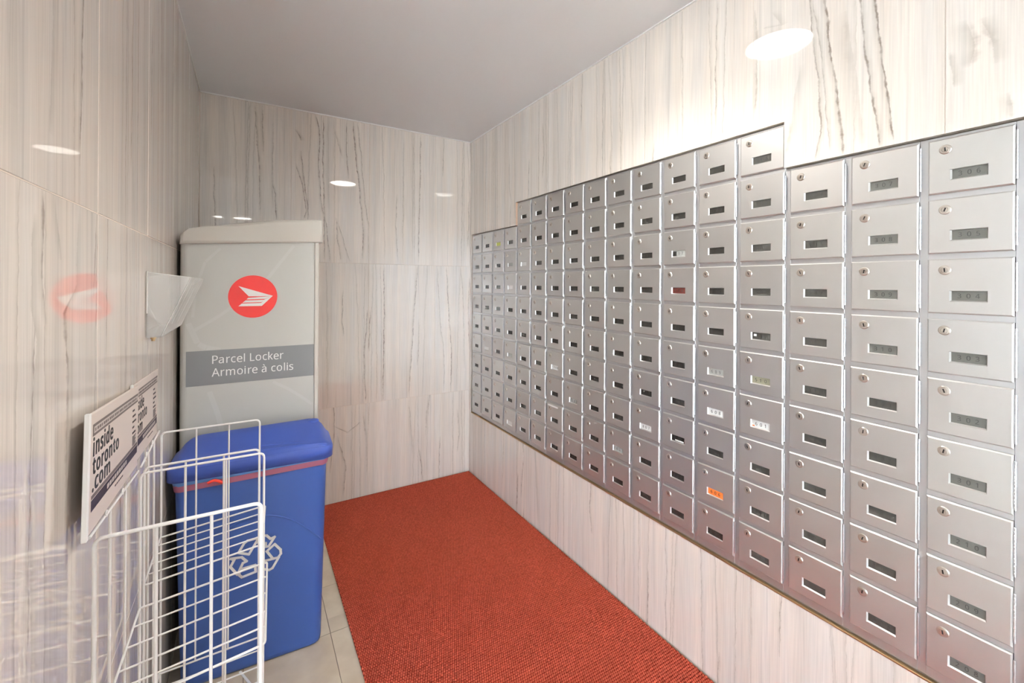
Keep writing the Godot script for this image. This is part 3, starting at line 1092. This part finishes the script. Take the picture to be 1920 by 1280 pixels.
func recycling_bin():
	var at := P(0.026, 0, 1.983)
	var bin := thing("recycling_bin", "blue plastic recycling bin with closed lid in front of the parcel locker", "bin", at)
	bin.rotation.y = -0.052
	var st := start()
	var rings := [rounded(0.200, 0.060, 0.03, 0.0), rounded(0.222, 0.082, 0.034, 0.0), rounded(0.2285, 0.0885, 0.034, 0.006), rounded(0.230, 0.090, 0.034, 0.02)]
	for k in 5:
		var f := (k + 1) / 5.0
		rings.append(rounded(0.230 + 0.017 * f, 0.090 + 0.012 * f, 0.034, 0.02 + 0.72 * f))
	loft(st, rings)
	var body := part("body", made(st), M.blue, bin)
	# raised line of the moulded arch on the long face
	st = start()
	var arc := []
	for k in 21:
		var u := -1.0 + 0.1 * k
		arc.append(Vector3(0.225 * u, 0.565 - 0.145 * u * u, 0.0898 + 0.012 * (0.555 - 0.145 * u * u) / 0.74))
	tube(st, arc, 0.0030, 6)
	part("moulded_arch", made(st), M.blue, body)
	# lid
	st = start()
	var rr := [rounded(0.262, 0.108, 0.04, 0.744, 7), rounded(0.2695, 0.1145, 0.042, 0.744, 7), rounded(0.270, 0.115, 0.042, 0.783, 7), rounded(0.268, 0.113, 0.042, 0.789, 7)]
	for s in [0.985, 0.96, 0.93, 0.89, 0.84, 0.76, 0.64, 0.48, 0.3, 0.12]:
		var ring := rounded(0.270 * s, 0.115 * s, 0.042 * s, 0.0, 7)
		var rise := smoothstep(1.0, 0.84, s)
		var out := []
		for p in ring:
			out.append(Vector3(p.x, lerpf(0.790, lid_height(p.x, p.z), rise), p.z))
		rr.append(out)
	st.set_smooth_group(1)
	for k in rr.size() - 1:
		for i in rr[0].size():
			var j: int = (i + 1) % rr[0].size()
			var q := [rr[k][i], rr[k][j], rr[k + 1][j], rr[k + 1][i]]
			var fc := centre(q)
			var out := Vector3(fc.x, 0, fc.z).normalized() * 0.6 + Vector3(0, 1, 0)
			if k == 0:
				out = Vector3.DOWN
			elif k == 1:
				out = Vector3(fc.x * 0.4, 0, fc.z)
				if absf(fc.x) > 0.255:
					out = Vector3(fc.x, 0, fc.z)
			face(st, q, out)
	face(st, rr[-1], Vector3.UP)
	face(st, rr[0], Vector3.DOWN)
	var lid := part("lid", made(st), M.lid, bin)
	for e in [[0.22, 0.070, 0.030], [0.235, 0.092, 0.012]]:
		st = start()
		var rib := []
		for k in 25:
			var u := -1.0 + k / 12.0
			var x: float = 0.01 + e[0] * u
			var z: float = e[1] - e[2] * (1.0 - u * u) * 1.4 + e[2]
			z = minf(z, 0.098)
			rib.append(Vector3(x, lid_height(x, z) - 0.0030 - 0.008 * pow(u, 6.0), z))
		tube(st, rib, 0.0048, 8)
		part("lid_rib", made(st), M.lid, lid)
	st = start()
	lathe(st, [Vector2(0.024, 0.0), Vector2(0.022, 0.006), Vector2(0.012, 0.0085), Vector2(0.0, 0.009)], Vector3(0.205, lid_height(0.205, -0.075) - 0.004, -0.075), Vector3.UP, 20, true)
	part("finger_grip", made(st), M.lid, lid)
	# white recycling mark: six outlined ribbons
	st = start()
	var V2 := func(a, b): return Vector2(a, b)
	var marks := [
		[Vector2(-0.053, 0.445), Vector2(-0.035, 0.476), Vector2(-0.025, 0.482), Vector2(0.010, 0.484), Vector2(0.006, 0.474), Vector2(-0.020, 0.430)],
		[Vector2(0.006, 0.468), Vector2(0.014, 0.490), Vector2(0.037, 0.485), Vector2(0.050, 0.469), Vector2(0.064, 0.473), Vector2(0.044, 0.442), Vector2(0.034, 0.443), Vector2(0.034, 0.457)],
		[Vector2(0.064, 0.445), Vector2(0.084, 0.418), Vector2(0.085, 0.402), Vector2(0.075, 0.390), Vector2(0.058, 0.391), Vector2(0.038, 0.425)],
		[Vector2(0.021, 0.380), Vector2(0.034, 0.390), Vector2(0.078, 0.390), Vector2(0.057, 0.355), Vector2(0.046, 0.351), Vector2(0.024, 0.362)],
		[Vector2(0.000, 0.384), Vector2(0.002, 0.358), Vector2(-0.042, 0.351), Vector2(-0.050, 0.361), Vector2(-0.051, 0.374), Vector2(-0.042, 0.382)],
		[Vector2(-0.077, 0.430), Vector2(-0.043, 0.426), Vector2(-0.027, 0.406), Vector2(-0.039, 0.403), Vector2(-0.056, 0.365), Vector2(-0.078, 0.400), Vector2(-0.066, 0.423)]]
	for mk in marks:
		for poly in Geometry2D.offset_polyline(PackedVector2Array(mk + [mk[0]]), 0.0034, Geometry2D.JOIN_MITER, Geometry2D.END_JOINED):
			if Geometry2D.is_polygon_clockwise(poly):
				continue
		var n: int = mk.size()
		for i in n:
			var a: Vector2 = mk[i]
			var b: Vector2 = mk[(i + 1) % n]
			var d := (b - a).normalized()
			var o := d.orthogonal() * 0.0045
			a -= d * 0.0030
			b += d * 0.0030
			var q := []
			for p in [a + o, b + o, b - o, a - o]:
				q.append(Vector3(p.x, p.y, 0.0906 + 0.012 * (p.y - 0.02) / 0.72 + 0.0004))
			face(st, q, Vector3(0, 0, 1))
	part("recycling_mark", made(st), M.white, body)
	# liner folded over the rim
	var liner := thing("bin_liner", "mauve drawstring edge of the bag showing under the lid of the blue bin", "bag", at)
	liner.rotation = bin.rotation
	var n1 := FastNoiseLite.new()
	n1.seed = 4
	n1.frequency = 9.0
	for e in [["drawstring_hem", 0.7450, 0.0300, 0.0045, M.mauve], ["film_edge", 0.7480, 0.0115, 0.0080, M.film]]:
		st = start()
		var base := rounded(0.247, 0.102, 0.034, 0.0, 40)
		var ra := []
		var rb := []
		var rc := []
		for p in base:
			var w := n1.get_noise_2d(p.x * 1.2, p.z * 1.2)
			var w2 := n1.get_noise_2d(p.x * 4.0 + 3.0, p.z * 4.0)
			var dirn := Vector3(p.x / 0.247, 0, p.z / 0.102).normalized()
			var sag: float = 0.005 * p.x / 0.247 * -1.0 + 0.004
			ra.append(p + dirn * (e[3] + 0.0015 * w2) + Vector3(0, e[1], 0))
			rb.append(p + dirn * (e[3] + 0.0025 + 0.002 * w2) + Vector3(0, e[1] - e[2] * 0.5 + 0.003 * w, 0))
			rc.append(p + dirn * (e[3] - 0.001 + 0.002 * w) + Vector3(0, e[1] - e[2] + 0.005 * w - sag, 0))
		loft(st, [ra, rb, rc], true, false, false)
		part(e[0], made(st), e[4], liner)
	st = start()
	var tie := []
	for k in 9:
		var u := k / 8.0
		tie.append(Vector3(-0.145 + 0.05 * u, 0.726 + 0.006 * sin(u * 5.0), 0.1105 + 0.002 * sin(u * 9.0)))
	tube(st, tie, 0.0050, 8)
	part("red_tie", made(st), M.tie, liner)

# ==================================================================== wire racks with paper signs
func rack(label: String, tf: float, tb: float, yf: float, yb: float, xf: float, xb: float, shelf_y: float, shelf_ts: Array, low_ts: Array, heavy: float) -> Node3D:
	var rk := thing("wire_rack", label, "rack", P(-0.1, 0, (tf + tb) / 2), "wire leaflet racks")
	var c := rk.position
	for e in [[tf, yf, xf, 0.0035 * heavy], [tb, yb, xb, 0.0030]]:
		var st := start()
		tube(st, bent([P(-0.2340, 0, e[0]) - c, P(-0.2340, e[1], e[0]) - c, P(e[2], e[1], e[0]) - c, P(e[2], 0, e[0]) - c], 0.014), e[3], 10)
		var fr := part("end_frame", made(st), M.wire, rk)
		for k in 2:
			var x: float = lerpf(-0.234, e[2], (k + 1) / 3.0)
			part("upright", rod(P(x, 0.22, e[0] + 0.003) - c, P(x, e[1] + 0.001, e[0] + 0.003) - c, e[3] * 0.85, 8), M.wire, fr)
	# tray of rods, its edge wires running along the room
	var levels := [[shelf_y, 0.012, shelf_ts, 0.045], [0.236, 0.0, low_ts, 0.0]]
	for lv in levels:
		if lv[2].is_empty():
			continue
		var ts: Array = lv[2]
		var yl: float = lv[0]
		var yr: float = lv[0] + lv[3] * 0.5 + 0.004
		var xr0: float = xf + lv[1] * 0.8
		var st := start()
		tube(st, bent([P(-0.2345, yl, ts[0]) - c, P(-0.2345, yl, ts[-1]) - c, P(xr0, yr, ts[-1]) - c, P(xr0 + 0.013, yr, ts[0]) - c, P(-0.2345, yl, ts[0]) - c], 0.010), 0.0026, 8)
		var sh := part("shelf", made(st), M.wire, rk)
		for k in range(1, ts.size() - 1):
			var f: float = (ts[k] - ts[-1]) / (ts[0] - ts[-1])
			part("shelf_rod", rod(P(-0.2345, yl, ts[k]) - c, P(xr0 + 0.013 * f, yr, ts[k]) - c, 0.0021, 8), M.wire, sh)
	# rail and uprights by the wall
	part("back_rail", rod(P(-0.2400, yf + 0.006, tf - 0.004) - c, P(-0.2400, yb + 0.006, tb + 0.004) - c, 0.0026), M.wire, rk)
	for k in 2:
		var t: float = lerpf(tf, tb, (k + 1) / 3.0)
		part("back_upright", rod(P(-0.2395, 0.0, t) - c, P(-0.2395, lerpf(yf, yb, (k + 1) / 3.0) + 0.006, t) - c, 0.0026), M.wire, rk)
		var st := start()
		var ring := []
		for q in 11:
			var w := TAU * q / 10
			ring.append(P(-0.2385, lerpf(yf, yb, (k + 1) / 3.0) + 0.012 + 0.006 * sin(w), t - 0.03 + 0.006 * cos(w)) - c)
		tube(st, ring, 0.0014, 6)
		part("clip_ring", made(st), M.wire, rk)
	return rk

func wire_racks():
	rack("white wire leaflet rack nearest the camera, with a tall front frame", 1.04, 1.42, 0.984, 0.957, 0.0225, 0.0365, 0.618, [1.42, 1.35, 1.28, 1.21, 1.157, 1.10], [1.42, 1.35, 1.28, 1.21, 1.157, 1.10], 1.0)
	rack("white wire leaflet rack next to the blue bin, behind the front one", 1.465, 1.72, 0.955, 0.971, 0.0255, 0.0305, 0.648, [1.715, 1.665, 1.615, 1.565, 1.515, 1.465], [1.70, 1.64, 1.57, 1.51, 1.46], 0.86)
	sign_board(Vector2(-0.2260, 0.965), Vector2(-0.2400, 1.415), 1.0215, 0.982, "white paper sign board with bold black lettering, nearer of two above the racks", 0.0055)
	sign_board(Vector2(-0.2432, 1.372), Vector2(-0.2455, 1.725), 0.990, 0.972, "white paper sign board with bold black lettering, farther of two above the racks", 0.003)

func sign_board(a: Vector2, b: Vector2, ya: float, yb: float, label: String, thick: float):
	var o := thing("sign_board", label, "sign", P(a.x, ya, a.y), "leaflet rack signs")
	var along := (P(b.x, yb, b.y) - P(a.x, ya, a.y))
	var wide := along.length()
	var ex := along.normalized()
	var ez := ex.cross(Vector3.UP).normalized()
	var ey := ez.cross(ex).normalized()
	o.basis = Basis(ex, ey, ez)
	var tall := 0.197
	part("board", box_mesh(Vector3(0, 0, -thick), Vector3(wide, tall, 0), 0.0008), M.board, o)
	part("edge_strip", box_mesh(Vector3(-0.010, -0.004, -thick - 0.0005), Vector3(0.0, tall + 0.003, 0.0015), 0.001), M.white, o)
	var z := 0.0003
	part("printed_bar", box_mesh(Vector3(0.018, 0.158, -0.0002), Vector3(wide - 0.010, 0.178, z)), M.print_grey, o)
	part("printed_bar", box_mesh(Vector3(0.024, 0.1625, 0), Vector3(wide - 0.016, 0.1735, z * 2)), M.print_pale, o)
	var st := start()
	for k in 26:
		var x := 0.030 + k * (wide - 0.06) / 26.0
		box(st, Vector3(x, 0.1655, 0), Vector3(x + (0.010 if k % 3 else 0.006), 0.1705, z * 3))
	part("small_print", made(st), M.print_grey, o)
	part("printed_bar", box_mesh(Vector3(0.018, 0.034, -0.0002), Vector3(wide - 0.010, 0.052, z)), M.print_violet, o)
	st = start()
	for k in 9:
		box(st, Vector3(0.13 + k * 0.021, 0.039, 0), Vector3(0.145 + k * 0.021, 0.047, z * 2))
	part("small_print", made(st), M.print_pale, o)
	part("printed_bar", box_mesh(Vector3(0.018, 0.0535, -0.0002), Vector3(wide - 0.010, 0.0600, z)), M.print_grey, o)
	st = start()
	for k in 5:
		box(st, Vector3(wide - 0.075, 0.146 - k * 0.013, 0), Vector3(wide - 0.075 + [0.025, 0.040, 0.046, 0.022, 0.04][k], 0.1415 - k * 0.013, z))
	for k in 8:
		box(st, Vector3(wide - 0.073, 0.084 - k * 0.0029, 0), Vector3(wide - 0.028 - 0.006 * (k % 3), 0.0824 - k * 0.0029, z))
	for k in 5:
		box(st, Vector3(0.20 + k * 0.016, 0.022, 0), Vector3(0.212 + k * 0.016, 0.025, z))
	part("small_print", made(st), M.print_dark, o)
	var turn := Basis.IDENTITY
	var k := wide / 0.4505
	for e in [["inside", 0.1235, 0.150, 0.0325], ["toronto", 0.0925, 0.205, 0.0275], [".com", 0.0640, 0.130, 0.0225]]:
		var w := lettering("words", e[0], M.ink, o, Vector3.ZERO, turn, e[2] * k, true, false, 0.9)
		var bb: AABB = (w.mesh as TextMesh).get_aabb()
		w.basis = Basis.from_scale(Vector3(1, e[3] / bb.size.y, 1))
		w.position = Vector3(0.022 - bb.position.x, e[1] - bb.position.y * e[3] / bb.size.y, 0)

# ==================================================================== clear leaflet holder
func leaflet_holder():
	var ta := 1.562
	var tb := 1.965
	var o := thing("leaflet_holder", "empty clear plastic leaflet holder fixed to the tiled wall above the racks", "holder", P(-0.2475, 1.285, (ta + tb) / 2))
	var c := o.position
	var top_b := Vector2(-0.2475, 1.467)
	var top_f := Vector2(-0.1470, 1.4535)
	var low_f := Vector2(-0.2130, 1.2880)
	var low_b := Vector2(-0.2475, 1.2850)
	var w := 0.0025
	part("back_panel", box_mesh(P(-0.2478, 1.285, ta) - c, P(-0.2452, 1.468, tb) - c), M.clear, o)
	for t in [ta, tb - w]:
		var st := start()
		slab(st, [P(top_b.x + 0.003, top_b.y, t) - c, P(top_f.x - 0.002, top_f.y, t) - c, P(low_f.x - 0.002, low_f.y + 0.002, t) - c, P(low_b.x + 0.003, low_b.y + 0.002, t) - c], P(0, 0, w))
		part("side_panel", made(st), M.clear, o)
	# front panel with a notch in its upper edge
	var along := func(f: float, t: float) -> Vector3: return P(lerpf(low_f.x, top_f.x, f), lerpf(low_f.y, top_f.y, f), t) - c
	var st := start()
	slab(st, [along.call(0, ta), along.call(0, tb), along.call(1, tb), along.call(1, 1.90), along.call(0.87, 1.72), along.call(0.87, 1.665), along.call(1, 1.625), along.call(1, ta)], Vector3(w, -w * 0.4, 0))
	part("front_panel", made(st), M.clear, o)
	part("bottom_panel", box_mesh(P(low_b.x + 0.003, low_b.y - 0.001, ta) - c, P(low_f.x, low_b.y + 0.0015, tb) - c), M.clear, o)
	# near-white rods along the edges, their glint put in as colour
	part("edge", rod(P(-0.2455, 1.352, ta - 0.001) - c, P(-0.2455, 1.470, ta - 0.001) - c, 0.0022), M.edge, o)
	part("edge", rod(P(top_b.x + 0.003, top_b.y, ta) - c, P(top_f.x, top_f.y, ta) - c, 0.0011, 6), M.edge, o)
	part("edge", rod(P(top_f.x, top_f.y, ta) - c, P(low_f.x, low_f.y, ta) - c, 0.0011, 6), M.edge, o)
	part("edge", rod(P(top_f.x, top_f.y, tb) - c, P(low_f.x, low_f.y, tb) - c, 0.0011, 6), M.edge, o)
	part("edge", rod(P(low_f.x, low_f.y, ta) - c, P(low_f.x, low_f.y, tb) - c, 0.0011, 6), M.edge, o)
	# two slots of the moulding
	for e in [[0.15, 0.9, 1.66], [0.12, 0.8, 1.80]]:
		part("front_crease", rod(along.call(e[0], e[2]), along.call(e[1], e[2]), 0.0011, 6), M.edge, o)
	st = start()
	lathe(st, [Vector2(0.007, 0.0), Vector2(0.007, 0.006), Vector2(0.0045, 0.0065), Vector2(0.0045, 0.012), Vector2(0.0, 0.013)], P(-0.236, 1.284, ta + 0.03) - c, Vector3.DOWN, 14)
	part("fixing_stud", made(st), M.brass, o)

func loose_strip():
	var st := start()
	box(st, Vector3(-0.004, 0, -0.07), Vector3(0.004, 0.003, 0.07), 0.001)
	var o := part("plastic_strip", made(st), M.white, self, P(0.0012, 0.0, 1.83))
	o.rotation.y = 0.40
	tag(o, "short white plastic strip lying on the floor under the wire rack", "strip")
